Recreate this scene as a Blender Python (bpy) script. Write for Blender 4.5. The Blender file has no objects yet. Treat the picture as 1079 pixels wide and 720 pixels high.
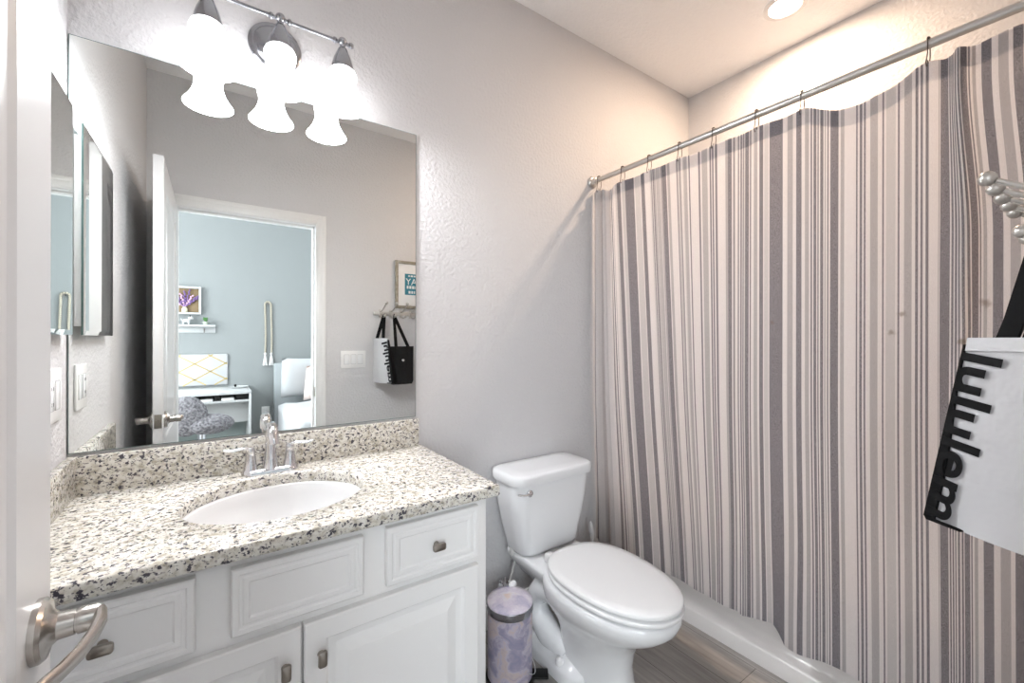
import bpy, bmesh, math, random
from mathutils import Vector, Matrix
random.seed(7)
C = bpy.context.scene.collection
R = math.radians
sc = bpy.context.scene

# ---------------------------------------------------------------- camera, world, lights, exposure
cam_d = bpy.data.cameras.new('camera')
cam_d.sensor_width = 36.0
cam_d.lens = 36.0 * 448.076 / 1079.0
cam_d.shift_y = -(360 - 357.276) / 1079.0
cam_d.clip_start = 0.005
cam = bpy.data.objects.new('camera', cam_d)
C.objects.link(cam)
cam.location = (0, -1.55, 1.2398)
cam.rotation_euler = (R(90), R(-0.10), R(-35.0665))
sc.camera = cam
sc.view_settings.view_transform = 'Standard'
sc.view_settings.look = 'None'
sc.view_settings.gamma = 1
sc.view_settings.use_curve_mapping = False
sc.view_settings.exposure = 0.82

w = bpy.data.worlds.new('world'); sc.world = w
w.use_nodes = True
w.node_tree.nodes['Background'].inputs[0].default_value = (0.75, 0.85, 1.0, 1)
w.node_tree.nodes['Background'].inputs[1].default_value = 0.6

def area(name, loc, rot, sx, sy, power, col):
    d = bpy.data.lights.new(name, 'AREA'); d.shape = 'RECTANGLE'; d.size = sx; d.size_y = sy
    d.energy = power; d.color = col
    o = bpy.data.objects.new(name, d); C.objects.link(o); o.location = loc; o.rotation_euler = rot
    return o
# added area lights for bedroom daylight that fill the bathroom; windows made up, unseen
area('added_bedroom_daylight', (-0.98, -3.60, 1.55), (R(90), 0, 0), 0.75, 1.5, 36, (0.88, 0.95, 1.0))
area('added_bedroom_daylight', (2.00, -3.60, 1.70), (R(90), 0, 0), 0.75, 1.3, 33, (0.88, 0.95, 1.0))
area('added_bedroom_side_daylight', (-1.38, -2.40, 1.45), (0, R(-90), 0), 1.5, 1.1, 38, (0.90, 0.95, 1.0))
CAN_POWER, CAN_COL = 9.5, (1.0, 0.73, 0.52)
BULB_POWER, BULB_COL = 6.0, (0.94, 0.96, 1.0)
SHADE_EMIT = 4.8

# ---------------------------------------------------------------- materials
def mat(name, col, rough=0.5, metal=0.0, **k):
    m = bpy.data.materials.new(name); m.use_nodes = True
    b = m.node_tree.nodes['Principled BSDF']
    b.inputs['Base Color'].default_value = (*col, 1)
    b.inputs['Roughness'].default_value = rough
    b.inputs['Metallic'].default_value = metal
    for kk, v in k.items():
        b.inputs[kk.replace('_', ' ')].default_value = v
    return m
def nt(m): return m.node_tree.nodes, m.node_tree.links, m.node_tree.nodes['Principled BSDF']
def coords(m):
    n, l, b = nt(m); t = n.new('ShaderNodeTexCoord'); return t.outputs['Object']
def noise(m, scale, detail=2, vec=None, rough=0.5):
    n, l, b = nt(m); x = n.new('ShaderNodeTexNoise')
    x.inputs['Scale'].default_value = scale; x.inputs['Detail'].default_value = detail; x.inputs['Roughness'].default_value = rough
    l.new(vec or coords(m), x.inputs['Vector']); return x
def ramp(m, fac, stops, const=False):
    n, l, b = nt(m); r = n.new('ShaderNodeValToRGB'); e = r.color_ramp.elements
    if const: r.color_ramp.interpolation = 'CONSTANT'
    while len(e) < len(stops): e.new(0.5)
    for i, (p, c) in enumerate(stops):
        e[i].position = p; e[i].color = (*c, 1)
    l.new(fac, r.inputs[0]); return r.outputs[0]
def mix(m, fac, a, b_, mode='MIX'):
    n, l, b = nt(m); x = n.new('ShaderNodeMix'); x.data_type = 'RGBA'; x.blend_type = mode
    for s, v in ((0, fac), (6, a), (7, b_)):
        if isinstance(v, (int, float)): x.inputs[s].default_value = v
        elif isinstance(v, tuple): x.inputs[s].default_value = (*v, 1)
        else: l.new(v, x.inputs[s])
    return x.outputs[2]
def bump(m, height, strength, dist=0.002):
    n, l, b = nt(m); x = n.new('ShaderNodeBump'); x.inputs['Strength'].default_value = strength
    x.inputs['Distance'].default_value = dist; l.new(height, x.inputs['Height']); l.new(x.outputs[0], b.inputs['Normal'])

def wall_mat(name, col, rough=0.55):
    m = mat(name, col, rough); nz = noise(m, 75, 3); bump(m, nz.outputs[0], 0.6, 0.007); return m
M = {}
M['wall'] = wall_mat('orange_peel_wall_paint', (0.63, 0.62, 0.625))
M['ceil'] = wall_mat('ceiling_paint', (0.92, 0.91, 0.905), 0.8)
M['bedwall'] = mat('bedroom_wall_paint', (0.28, 0.298, 0.298), 0.7)
M['trim'] = mat('white_semi_gloss_paint', (0.80, 0.79, 0.78), 0.28)
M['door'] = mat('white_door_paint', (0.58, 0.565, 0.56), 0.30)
M['cab'] = mat('white_cabinet_paint', (0.86, 0.855, 0.85), 0.35)
M['porcelain'] = mat('white_porcelain', (0.80, 0.805, 0.815), 0.06)
M['sinkware'] = mat('white_sink_china', (0.72, 0.72, 0.72), 0.1)
M['plastic'] = mat('white_plastic', (0.84, 0.84, 0.84), 0.22)
M['plate'] = mat('white_plate_plastic', (0.82, 0.81, 0.80), 0.35)
M['gap'] = mat('plate_gap_shadow_grey', (0.30, 0.30, 0.30), 0.6)
M['slot'] = mat('dark_slot', (0.05, 0.05, 0.05), 0.6)
M['tub'] = mat('white_tub_acrylic', (0.84, 0.82, 0.80), 0.15)
M['chrome'] = mat('polished_chrome', (0.80, 0.80, 0.82), 0.07, 1.0)
M['nickel'] = mat('brushed_nickel', (0.50, 0.47, 0.44), 0.27, 1.0)
M['darknickel'] = mat('dark_nickel', (0.30, 0.27, 0.24), 0.30, 1.0)
M['fixture'] = mat('satin_fixture_metal', (0.42, 0.43, 0.46), 0.22, 1.0)
M['rod'] = mat('satin_rod_metal', (0.66, 0.65, 0.63), 0.28, 1.0)
M['ring'] = mat('bronze_ring_metal', (0.13, 0.11, 0.10), 0.35, 1.0)
M['pearl'] = mat('pewter_knob', (0.55, 0.53, 0.50), 0.35, 0.8)
M['mirror'] = mat('mirror_silver', (0.93, 0.955, 0.94), 0.0, 1.0)
M['mirroredge'] = mat('mirror_glass_edge', (0.10, 0.17, 0.16), 0.1)
M['black'] = mat('black_woven_nylon', (0.004, 0.004, 0.0045), 0.75, Specular_IOR_Level=0.15)
M['blackgloss'] = mat('black_coated_fabric', (0.004, 0.004, 0.0045), 0.25, Specular_IOR_Level=0.35)
M['ink'] = mat('black_print', (0.005, 0.005, 0.0055), 0.6, Specular_IOR_Level=0.15)
M['blackplastic'] = mat('black_plastic', (0.008, 0.008, 0.008), 0.4, Specular_IOR_Level=0.25)
M['tealcard'] = mat('teal_card', (0.03, 0.20, 0.27), 0.5)
M['paper'] = mat('white_paper', (0.80, 0.79, 0.78), 0.6)
M['gold'] = mat('gold_ribbon', (0.62, 0.48, 0.20), 0.35, 0.6)
M['whiteshelf'] = mat('white_laminate', (0.54, 0.55, 0.55), 0.4)
M['greygreen'] = mat('grey_desk_back_panel', (0.36, 0.42, 0.41), 0.6)
M['linen'] = mat('white_bed_linen', (0.50, 0.51, 0.52), 0.85)
M['pink'] = mat('pale_pink_linen', (0.78, 0.66, 0.62), 0.85)
M['headboard'] = mat('pale_grey_headboard', (0.36, 0.39, 0.40), 0.6)
M['leaf'] = mat('plant_leaf_green', (0.08, 0.22, 0.06), 0.5)
M['pot'] = mat('sage_pot', (0.45, 0.50, 0.42), 0.6)
M['wooden'] = mat('natural_wood_beads', (0.46, 0.42, 0.34), 0.6)
M['carpet'] = mat('bedroom_carpet', (0.45, 0.43, 0.41), 0.95)
M['purple'] = mat('purple_petals', (0.20, 0.12, 0.30), 0.7)
M['pinkpetal'] = mat('pink_petals', (0.62, 0.40, 0.55), 0.7)
M['jar'] = mat('cream_jar', (0.75, 0.70, 0.50), 0.4)

m = M['shade'] = mat('white_opal_glass', (0.9, 0.9, 0.9), 0.2)
n, l, b = nt(m)
b.inputs['Emission Color'].default_value = (0.96, 0.97, 1.0, 1)
b.inputs['Emission Strength'].default_value = SHADE_EMIT
m = M['bulb'] = mat('lit_bulb', (1, 1, 1), 0.3); n, l, b = nt(m)
b.inputs['Emission Color'].default_value = (1.0, 0.95, 0.92, 1); b.inputs['Emission Strength'].default_value = 14
m = M['canlens'] = mat('lit_can_lens', (1, 1, 1), 0.4); n, l, b = nt(m)
b.inputs['Emission Color'].default_value = (1.0, 0.90, 0.78, 1); b.inputs['Emission Strength'].default_value = 12

# granite
m = M['granite'] = mat('speckled_granite', (0.7, 0.68, 0.62), 0.12)
n, l, b = nt(m)
mp = n.new('ShaderNodeMapping'); mp.inputs['Scale'].default_value = (1.0, 1.0, 1.25); l.new(coords(m), mp.inputs[0])
v = mp.outputs[0]
base = ramp(m, noise(m, 66, 4, v).outputs[0], [(0.35, (0.46, 0.42, 0.34)), (0.47, (0.68, 0.65, 0.58)), (0.62, (0.80, 0.78, 0.73))])
grey = ramp(m, noise(m, 123, 3, v).outputs[0], [(0.60, (0, 0, 0)), (0.66, (1, 1, 1))])
c1 = mix(m, grey, base, (0.36, 0.33, 0.31))
d1 = ramp(m, noise(m, 92, 3, v, 0.55).outputs[0], [(0.585, (0, 0, 0)), (0.615, (1, 1, 1))])
vv = n.new('ShaderNodeVectorMath'); vv.operation = 'ADD'; vv.inputs[1].default_value = (3.3, 7.1, 1.7); l.new(v, vv.inputs[0])
d2 = ramp(m, noise(m, 169, 2, vv.outputs[0], 0.5).outputs[0], [(0.62, (0, 0, 0)), (0.66, (1, 1, 1))])
c2 = mix(m, d1, c1, (0.075, 0.07, 0.085))
c3 = mix(m, d2, c2, (0.11, 0.10, 0.115))
l.new(c3, b.inputs['Base Color'])

# floor planks (grey wood)
m = M['floor'] = mat('grey_wood_plank', (0.3, 0.28, 0.26), 0.35)
n, l, b = nt(m)
mp = n.new('ShaderNodeMapping'); mp.inputs['Rotation'].default_value = (0, 0, R(90)); l.new(coords(m), mp.inputs[0])
br = n.new('ShaderNodeTexBrick'); l.new(mp.outputs[0], br.inputs['Vector'])
br.inputs['Scale'].default_value = 1.0; br.inputs['Brick Width'].default_value = 1.22; br.inputs['Row Height'].default_value = 0.152
br.inputs['Mortar Size'].default_value = 0.0012; br.offset = 0.37
br.inputs['Color1'].default_value = (0.47, 0.445, 0.42, 1); br.inputs['Color2'].default_value = (0.35, 0.33, 0.31, 1); br.inputs['Mortar'].default_value = (0.12, 0.11, 0.10, 1)
mp2 = n.new('ShaderNodeMapping'); mp2.inputs['Scale'].default_value = (26, 2.2, 1); l.new(coords(m), mp2.inputs[0])
gr = ramp(m, noise(m, 1.6, 6, mp2.outputs[0], 0.62).outputs[0], [(0.3, (0.55, 0.54, 0.53)), (0.7, (1.15, 1.15, 1.15))])
l.new(mix(m, 0.85, br.outputs[0], gr, 'MULTIPLY'), b.inputs['Base Color'])

# trash can swirl
m = M['swirl'] = mat('lilac_marble_swirl', (0.6, 0.55, 0.65), 0.25)
n, l, b = nt(m)
wv = noise(m, 7, 3)
ds = n.new('ShaderNodeVectorMath'); ds.operation = 'MULTIPLY_ADD'; l.new(wv.outputs[1], ds.inputs[0]); ds.inputs[1].default_value = (0.5, 0.5, 0.5); l.new(coords(m), ds.inputs[2])
sw = noise(m, 6.5, 5, ds.outputs[0], 0.6)
l.new(ramp(m, sw.outputs[0], [(0.30, (0.27, 0.27, 0.38)), (0.43, (0.36, 0.33, 0.43)), (0.5, (0.50, 0.46, 0.55)), (0.56, (0.55, 0.46, 0.45)), (0.70, (0.36, 0.33, 0.44))]), b.inputs['Base Color'])
m = M['swirllid'] = mat('lilac_marble_swirl_lid', (0.7, 0.65, 0.72), 0.2)
n, l, b = nt(m)
wv = noise(m, 8, 3)
ds = n.new('ShaderNodeVectorMath'); ds.operation = 'MULTIPLY_ADD'; l.new(wv.outputs[1], ds.inputs[0]); ds.inputs[1].default_value = (0.2, 0.2, 0.2); l.new(coords(m), ds.inputs[2])
sw = noise(m, 7.5, 5, ds.outputs[0], 0.6)
l.new(ramp(m, sw.outputs[0], [(0.30, (0.40, 0.38, 0.55)), (0.42, (0.68, 0.62, 0.72)), (0.5, (0.78, 0.74, 0.80)), (0.6, (0.78, 0.62, 0.54)), (0.70, (0.66, 0.60, 0.72))]), b.inputs['Base Color'])

# marble-ish white bag
m = M['bagwhite'] = mat('white_woven_plastic', (0.53, 0.525, 0.535), 0.3)
n, l, b = nt(m)
bump(m, noise(m, 14, 3).outputs[0], 0.55, 0.012)
# weathered grey-brown picture frame wood
m = M['framewood'] = mat('weathered_wood', (0.3, 0.27, 0.22), 0.6)
n, l, b = nt(m)
l.new(ramp(m, noise(m, 30, 3).outputs[0], [(0.3, (0.22, 0.19, 0.14)), (0.7, (0.40, 0.37, 0.31))]), b.inputs['Base Color'])
m = M['corkback'] = mat('brown_backing', (0.25, 0.18, 0.10), 0.8)
# grey plush
m = M['plush'] = mat('grey_plush', (0.26, 0.25, 0.27), 0.95)
n, l, b = nt(m)
pz = noise(m, 55, 3)
l.new(ramp(m, pz.outputs[0], [(0.35, (0.10, 0.095, 0.105)), (0.65, (0.30, 0.29, 0.305))]), b.inputs['Base Color'])
bump(m, pz.outputs[0], 0.9, 0.02)

# curtain cloth: diffuse + translucent, flecked weave, a few small stains
STAINS = [(-1.2, 1.31, 0.012), (-1.178, 1.26, 0.010), (-1.36, 1.33, 0.014), (-1.318, 1.235, 0.013), (-0.86, 1.30, 0.007)]
def cloth(name, col, dark, amt):
    m = bpy.data.materials.new(name); m.use_nodes = True
    n, l = m.node_tree.nodes, m.node_tree.links
    n.remove(n['Principled BSDF'])
    tc = n.new('ShaderNodeTexCoord')
    z = n.new('ShaderNodeTexNoise'); z.inputs['Scale'].default_value = 800; z.inputs['Detail'].default_value = 0
    l.new(tc.outputs['Object'], z.inputs['Vector'])
    r = n.new('ShaderNodeValToRGB'); r.color_ramp.elements[0].position = 0.5 - amt; r.color_ramp.elements[1].position = 0.5 + amt
    r.color_ramp.elements[0].color = (*dark, 1); r.color_ramp.elements[1].color = (*col, 1)
    l.new(z.outputs[0], r.inputs[0])
    out = r.outputs[0]
    sep = n.new('ShaderNodeSeparateXYZ'); l.new(tc.outputs['Object'], sep.inputs[0])
    zz = n.new('ShaderNodeTexNoise'); zz.inputs['Scale'].default_value = 60; l.new(tc.outputs['Object'], zz.inputs['Vector'])
    for (sy, sz, sr) in STAINS:
        ds = n.new('ShaderNodeVectorMath'); ds.operation = 'DISTANCE'
        cb = n.new('ShaderNodeCombineXYZ'); l.new(sep.outputs[1], cb.inputs[1]); l.new(sep.outputs[2], cb.inputs[2])
        l.new(cb.outputs[0], ds.inputs[0]); ds.inputs[1].default_value = (0, sy, sz)
        ad = n.new('ShaderNodeMath'); ad.operation = 'MULTIPLY_ADD'; l.new(zz.outputs[0], ad.inputs[0]); ad.inputs[1].default_value = 2.6 * sr; l.new(ds.outputs['Value'], ad.inputs[2])
        mr = n.new('ShaderNodeMapRange'); mr.inputs['From Min'].default_value = 1.3 * sr + sr; mr.inputs['From Max'].default_value = 1.3 * sr + 0.1 * sr
        mr.inputs['To Min'].default_value = 0; mr.inputs['To Max'].default_value = 0.55
        l.new(ad.outputs[0], mr.inputs['Value'])
        mx = n.new('ShaderNodeMix'); mx.data_type = 'RGBA'; l.new(mr.outputs[0], mx.inputs[0]); l.new(out, mx.inputs[6]); mx.inputs[7].default_value = (0.22, 0.16, 0.12, 1)
        out = mx.outputs[2]
    d = n.new('ShaderNodeBsdfDiffuse'); t = n.new('ShaderNodeBsdfTranslucent'); s = n.new('ShaderNodeMixShader'); s.inputs[0].default_value = 0.5
    l.new(out, d.inputs[0]); l.new(out, t.inputs[0]); l.new(d.outputs[0], s.inputs[1]); l.new(t.outputs[0], s.inputs[2])
    l.new(s.outputs[0], n['Material Output'].inputs[0])
    return m
CL = {'W': cloth('cloth_white', (0.88, 0.85, 0.85), (0.78, 0.75, 0.75), 0.12),
      'L': cloth('cloth_pale_grey', (0.72, 0.70, 0.70), (0.60, 0.585, 0.59), 0.12),
      'G': cloth('cloth_mid_grey', (0.57, 0.55, 0.56), (0.45, 0.435, 0.445), 0.12),
      'D': cloth('cloth_dark_grey', (0.38, 0.365, 0.39), (0.18, 0.172, 0.192), 0.14)}

# ---------------------------------------------------------------- mesh helpers
class MB:
    def __init__(s): s.v = []; s.f = []; s.mi = []; s.cur = 0
    def add(s, vs, fs, mi=None):
        o = len(s.v); s.v += [tuple(p) for p in vs]; k = s.cur if mi is None else mi
        for f in fs: s.f.append([i + o for i in f]); s.mi.append(k)
        return s
    def bm(s, b, mi=None):
        b.verts.ensure_lookup_table()
        for i, vv in enumerate(b.verts): vv.index = i
        s.add([tuple(vv.co) for vv in b.verts], [[vv.index for vv in f.verts] for f in b.faces], mi); b.free(); return s
    def box(s, x0, x1, y0, y1, z0, z1, bev=0, seg=2, mi=None, rot=None):
        b = bmesh.new(); bmesh.ops.create_cube(b, size=1)
        bmesh.ops.scale(b, vec=(abs(x1 - x0), abs(y1 - y0), abs(z1 - z0)), verts=b.verts)
        if bev: bmesh.ops.bevel(b, geom=list(b.edges), offset=bev, segments=seg, profile=0.5, affect='EDGES')
        T = Matrix.Translation(((x0 + x1) / 2, (y0 + y1) / 2, (z0 + z1) / 2))
        if rot: T = T @ rot
        bmesh.ops.transform(b, matrix=T, verts=b.verts)
        return s.bm(b, mi)
    def loft(s, loops, cap0=True, cap1=True, mi=None, closed=True):
        n = len(loops[0]); vs = [p for L in loops for p in L]; fs = []
        for k in range(len(loops) - 1):
            for i in range(n if closed else n - 1):
                j = (i + 1) % n
                fs.append([k * n + i, k * n + j, (k + 1) * n + j, (k + 1) * n + i])
        if cap0: fs.append(list(range(n - 1, -1, -1)))
        if cap1: fs.append([(len(loops) - 1) * n + i for i in range(n)])
        return s.add(vs, fs, mi)
    def lathe(s, prof, loc=(0, 0, 0), axis='Z', n=32, mi=None, cap0=True, cap1=True, T=None):
        loops = []
        for r, h in prof:
            L = []
            for i in range(n):
                a = 2 * math.pi * i / n; p = Vector((r * math.cos(a), r * math.sin(a), h))
                if axis == 'X': p = Vector((h, p.x, p.y))
                if axis == 'Y': p = Vector((p.y, h, p.x))
                if T: p = T @ p
                L.append(tuple(p + Vector(loc)))
            loops.append(L)
        return s.loft(loops, cap0, cap1, mi)
    def tube(s, pts, r, n=10, mi=None, sy=1.0, closed=False, up=None):
        pts = [Vector(p) for p in pts]; N = len(pts)
        rr = r if isinstance(r, (list, tuple)) else [r] * N
        loops = []; nrm = None
        for i, p in enumerate(pts):
            if closed: t = (pts[(i + 1) % N] - pts[i - 1]).normalized()
            else: t = (pts[min(i + 1, N - 1)] - pts[max(i - 1, 0)]).normalized()
            if nrm is None:
                u = Vector(up) if up else (Vector((0, 0, 1)) if abs(t.z) < 0.9 else Vector((1, 0, 0)))
                nrm = (u - t * u.dot(t)).normalized()
            else:
                nrm = (nrm - t * nrm.dot(t)).normalized()
            bn = t.cross(nrm)
            loops.append([tuple(p + (nrm * math.cos(2 * math.pi * k / n) * sy + bn * math.sin(2 * math.pi * k / n)) * rr[i]) for k in range(n)])
        if closed: loops.append(loops[0]); return s.loft(loops, False, False, mi)
        return s.loft(loops, True, True, mi)
    def sphere(s, c, r, n=16, sc_=(1, 1, 1), mi=None):
        b = bmesh.new(); bmesh.ops.create_uvsphere(b, u_segments=n, v_segments=max(6, n // 2), radius=r)
        bmesh.ops.transform(b, matrix=Matrix.Translation(c) @ Matrix.Diagonal((*sc_, 1)), verts=b.verts)
        return s.bm(b, mi)
    def build(s, name, mats, parent=None, angle=35, sub=0):
        me = bpy.data.meshes.new(name); me.from_pydata(s.v, [], s.f)
        if not isinstance(mats, (list, tuple)): mats = [mats]
        for q in mats: me.materials.append(q)
        me.polygons.foreach_set('material_index', s.mi)
        b = bmesh.new(); b.from_mesh(me); bmesh.ops.remove_doubles(b, verts=b.verts, dist=1e-5)
        bmesh.ops.recalc_face_normals(b, faces=b.faces); b.to_mesh(me); b.free()
        me.shade_smooth(); me.set_sharp_from_angle(angle=R(angle))
        o = bpy.data.objects.new(name, me); C.objects.link(o)
        if parent:
            o.parent = parent; L = Vector((0, 0, 0)); p = parent
            while p: L += p.location; p = p.parent
            o.matrix_parent_inverse = Matrix.Translation(-L) if parent.parent is None and parent.type == 'EMPTY' else Matrix.Identity(4)
        if sub:
            md = o.modifiers.new('smooth', 'SUBSURF'); md.levels = sub; md.render_levels = sub
        return o

def tag(o, label=None, cat=None, group=None, kind=None):
    if label: o['label'] = label
    if cat: o['category'] = cat
    if group: o['group'] = group
    if kind: o['kind'] = kind
    return o
def thing(name, label, cat, loc=(0, 0, 0), group=None):
    o = bpy.data.objects.new(name, None); o.empty_display_size = 0.05; C.objects.link(o); o.location = loc
    return tag(o, label, cat, group)
def copy_tree(o, parent=None):
    c = o.copy(); C.objects.link(c)
    if parent: c.parent = parent
    for ch in [x for x in bpy.data.objects if x.parent == o]: copy_tree(ch, c)
    return c
def struct(o, label, kind='structure'):
    o['kind'] = kind; o['label'] = label; return o
def rrect(cx, cy, hx, hy, r, z, n=6):
    L = []
    for qx, qy, a0 in ((1, 1, 0), (-1, 1, 90), (-1, -1, 180), (1, -1, 270)):
        for k in range(n + 1):
            a = R(a0 + 90 * k / n); L.append((cx + qx * (hx - r) + r * math.cos(a), cy + qy * (hy - r) + r * math.sin(a), z))
    return L
def smooth(x, a, b):
    t = max(0.0, min(1.0, (x - a) / (b - a))); return t * t * (3 - 2 * t)
def interp(x, tab):
    if x <= tab[0][0]: return tab[0][1]
    for (a, p), (b, q) in zip(tab, tab[1:]):
        if x <= b: return p + (q - p) * (x - a) / (b - a)
    return tab[-1][1]
def text_mesh(name, body, size, m, parent, T, extrude=0.0006, sx=1.0, offset=0.0):
    cu = bpy.data.curves.new(name, 'FONT'); cu.body = body; cu.size = size; cu.extrude = extrude; cu.offset = offset
    tmp = bpy.data.objects.new(name, cu); C.objects.link(tmp)
    dg = bpy.context.evaluated_depsgraph_get(); dg.update()
    me = bpy.data.meshes.new_from_object(tmp.evaluated_get(dg))
    bpy.data.objects.remove(tmp); bpy.data.curves.remove(cu)
    me.transform(T @ Matrix.Diagonal((sx, 1, 1, 1)))
    me.materials.clear(); me.materials.append(m)
    o = bpy.data.objects.new(name, me); C.objects.link(o)
    if parent:
        o.parent = parent
        if parent.type == 'EMPTY': o.matrix_parent_inverse = Matrix.Translation(-parent.location)
    return o
def panel(mb, x0, x1, z0, z1, yb, steps, mi=None):
    """front built of nested rectangles facing -y; steps = (inset, y)"""
    loops = [[(x0, yb, z0), (x1, yb, z0), (x1, yb, z1), (x0, yb, z1)]]
    for ins, y in steps:
        loops.append([(x0 + ins, y, z0 + ins), (x1 - ins, y, z0 + ins), (x1 - ins, y, z1 - ins), (x0 + ins, y, z1 - ins)])
    mb.loft(loops, True, True, mi)

# ---------------------------------------------------------------- room shell
XL, XR, YB, YF, ZC = -0.3081, 2.4395, 0.0, -1.5894, 2.754
WT = 0.115                       # thickness of the wall between bathroom and bedroom
BX0, BX1, BY = -1.40, 2.4395, -3.65
DX0, DX1, DZ = -0.1714, 0.5672, 2.0116

struct(MB().box(XL - .1, XR + .1, YF - .06, .1, -.1, 0).build('floor', M['floor']), 'grey wood plank bathroom floor')
struct(MB().box(XL - .1, XR + .1, YF - WT, .1, ZC, ZC + .1).build('ceiling', M['ceil']), 'white painted bathroom ceiling')
struct(MB().box(XL - .1, XR + .1, 0, .1, 0, ZC).build('wall_back', M['wall']), 'textured off white wall behind vanity and toilet')
struct(MB().box(XL - .1, XL, YF - WT, 0, 0, ZC).build('wall_left', M['wall']), 'textured off white left wall')
struct(MB().box(XR, XR + .1, YF, 0, 0, ZC).build('wall_right', M['wall']), 'textured wall behind the bathtub')
mb = MB()
mb.box(BX0, DX0, YF - WT, YF, 0, ZC); mb.box(DX1, XR + .1, YF - WT, YF, 0, ZC); mb.box(DX0, DX1, YF - WT, YF, DZ, ZC)
struct(mb.build('wall_front', M['wall']), 'bathroom wall with the doorway')
struct(MB().box(BX0 - .1, BX1 + .1, BY - .1, YF - .06, -.1, 0).build('floor_bedroom', M['carpet']), 'carpeted bedroom floor seen past the doorway')
struct(MB().box(BX0 - .1, BX1 + .1, BY - .1, YF - WT, ZC, ZC + .1).build('ceiling_bedroom', M['ceil']), 'bedroom ceiling')
struct(MB().box(BX0 - .1, BX1 + .1, BY - .1, BY, 0, ZC).build('wall_bedroom_back', M['bedwall']), 'pale blue grey bedroom wall seen in the mirror')
struct(MB().box(BX0 - .1, BX0, BY, YF - WT, 0, ZC).build('wall_bedroom_left', M['bedwall']), 'bedroom side wall')
struct(MB().box(BX1, BX1 + .1, BY, YF - WT, 0, ZC).build('wall_bedroom_right', M['bedwall']), 'bedroom side wall by the bed')

# door casing and jamb
def casing(y0, sgn):
    mb = MB(); W = .062
    for k, (i0, i1, d) in enumerate(((0, W, .011), (.012, W - .004, .015), (.040, W, .018))):
        ya, yb = y0, y0 + sgn * d
        mb.box(DX0 - i1, DX0 - i0, ya, yb, 0, DZ + i1, .002); mb.box(DX1 + i0, DX1 + i1, ya, yb, 0, DZ + i1, .002)
        mb.box(DX0 - i0, DX1 + i0, ya, yb, DZ + i0, DZ + i1, .002)
    return mb
struct(casing(YF, 1).build('trim_1', M['trim']), 'white moulded casing round the bathroom side of the doorway')
struct(casing(YF - WT, -1).build('trim_2', M['trim']), 'white moulded casing round the bedroom side of the doorway')
mb = MB()
mb.box(DX0 - .012, DX0 + .0, YF - WT, YF, 0, DZ); mb.box(DX1 - .0, DX1 + .006, YF - WT, YF, 0, DZ); mb.box(DX0, DX1, YF - WT, YF, DZ - .004, DZ + .006)
mb.box(DX1 - .012, DX1, YF - WT + .02, YF - .045, 0, DZ - .004, .002); mb.box(DX0, DX1, YF - WT + .02, YF - .045, DZ - .016, DZ - .004, .002)
struct(mb.build('trim_3', M['trim']), 'white door jamb with stop')
sp = MB().box(DX1 - .003, DX1 + .001, -1.632, -1.600, .845, .91, .001).build('strike_plate', M['darknickel'])
tag(sp, 'small dark metal strike plate set in the white door jamb', 'strike plate')

def baseboard(name, x0, x1, y0, y1, lab):
    struct(MB().box(x0, x1, y0, y1, 0, .105, .004).build(name, M['trim']), lab)
baseboard('baseboard_back', .632, 1.70, -.013, 0, 'white baseboard behind trash can and toilet')
baseboard('baseboard_front', DX1 + .063, 1.70, YF, YF + .013, 'white baseboard under the coat hooks')
baseboard('baseboard_bedroom', BX0, BX1, BY, BY + .013, 'white baseboard of the bedroom')

# door leaf, standing open into the bathroom
DT = .035; DXF = -.1714; DXB = DXF - DT; DY0, DY1 = -.7618, -1.575
mb = MB()
st = .115
mb.box(DXB, DXF, DY1, DY1 + st, .012, 2.005); mb.box(DXB, DXF, DY0 - st, DY0, .012, 2.005)
for z0, z1 in ((.012, .22), (.60, .80), (1.885, 2.005)): mb.box(DXB, DXF, DY1 + st, DY0 - st, z0, z1)
for z0, z1 in ((.22, .60), (.80, 1.885)):
    ya, yb = DY1 + st, DY0 - st
    for sx, x in ((1, DXF), (-1, DXB)):
        L = [[(x, ya, z0), (x, yb, z0), (x, yb, z1), (x, ya, z1)]]
        for ins, d in ((.008, .005), (.018, .006), (.030, .010), (.050, .010), (.075, .003)):
            L.append([(x - sx * d, ya + ins, z0 + ins), (x - sx * d, yb - ins, z0 + ins), (x - sx * d, yb - ins, z1 - ins), (x - sx * d, ya + ins, z1 - ins)])
        mb.loft(L, False, True)
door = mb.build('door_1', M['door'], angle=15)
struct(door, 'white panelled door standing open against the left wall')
HY, HZ = -.815, .892
for sgn, x0 in ((1, DXF), (-1, DXB)):
    mb = MB()
    prof = [(.036, 0), (.036, .006), (.033, .010), (.021, .013), (.0155, .019), (.0145, .034)]
    mb.lathe([(r, x0 + sgn * h) for r, h in prof], (0, HY, HZ), 'X', 32)
    mb.lathe([(.0130, x0 + sgn * .034), (.0130, x0 + sgn * .036), (.0150, x0 + sgn * .0365), (.0150, x0 + sgn * .053), (.012, x0 + sgn * .058)], (0, HY, HZ), 'X', 28)
    P = [(.049, -.812, .894), (.056, -.820, .895), (.058, -.835, .893), (.055, -.855, .889), (.048, -.880, .885), (.038, -.905, .884), (.029, -.925, .886), (.026, -.934, .887)]
    mb.tube([(x0 + sgn * (a), y, z) for a, y, z in P], [.009, .0115, .0115, .011, .0108, .0105, .0095, .006], 12, sy=.62, up=(1, 0, 0))
    h = mb.build('door_handle', M['nickel'], door)
    h['label'] = 'brushed nickel door lever on round rosette'
latch = MB().box(DXB + .005, DXF - .005, DY0 - .001, DY0 + .0012, HZ - .029, HZ + .029, .001).lathe([(.0085, DY0), (.008, DY0 + .009)], ((DXF + DXB) / 2, 0, HZ), 'Y', 12).build('latch_plate', M['darknickel'], door)
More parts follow.
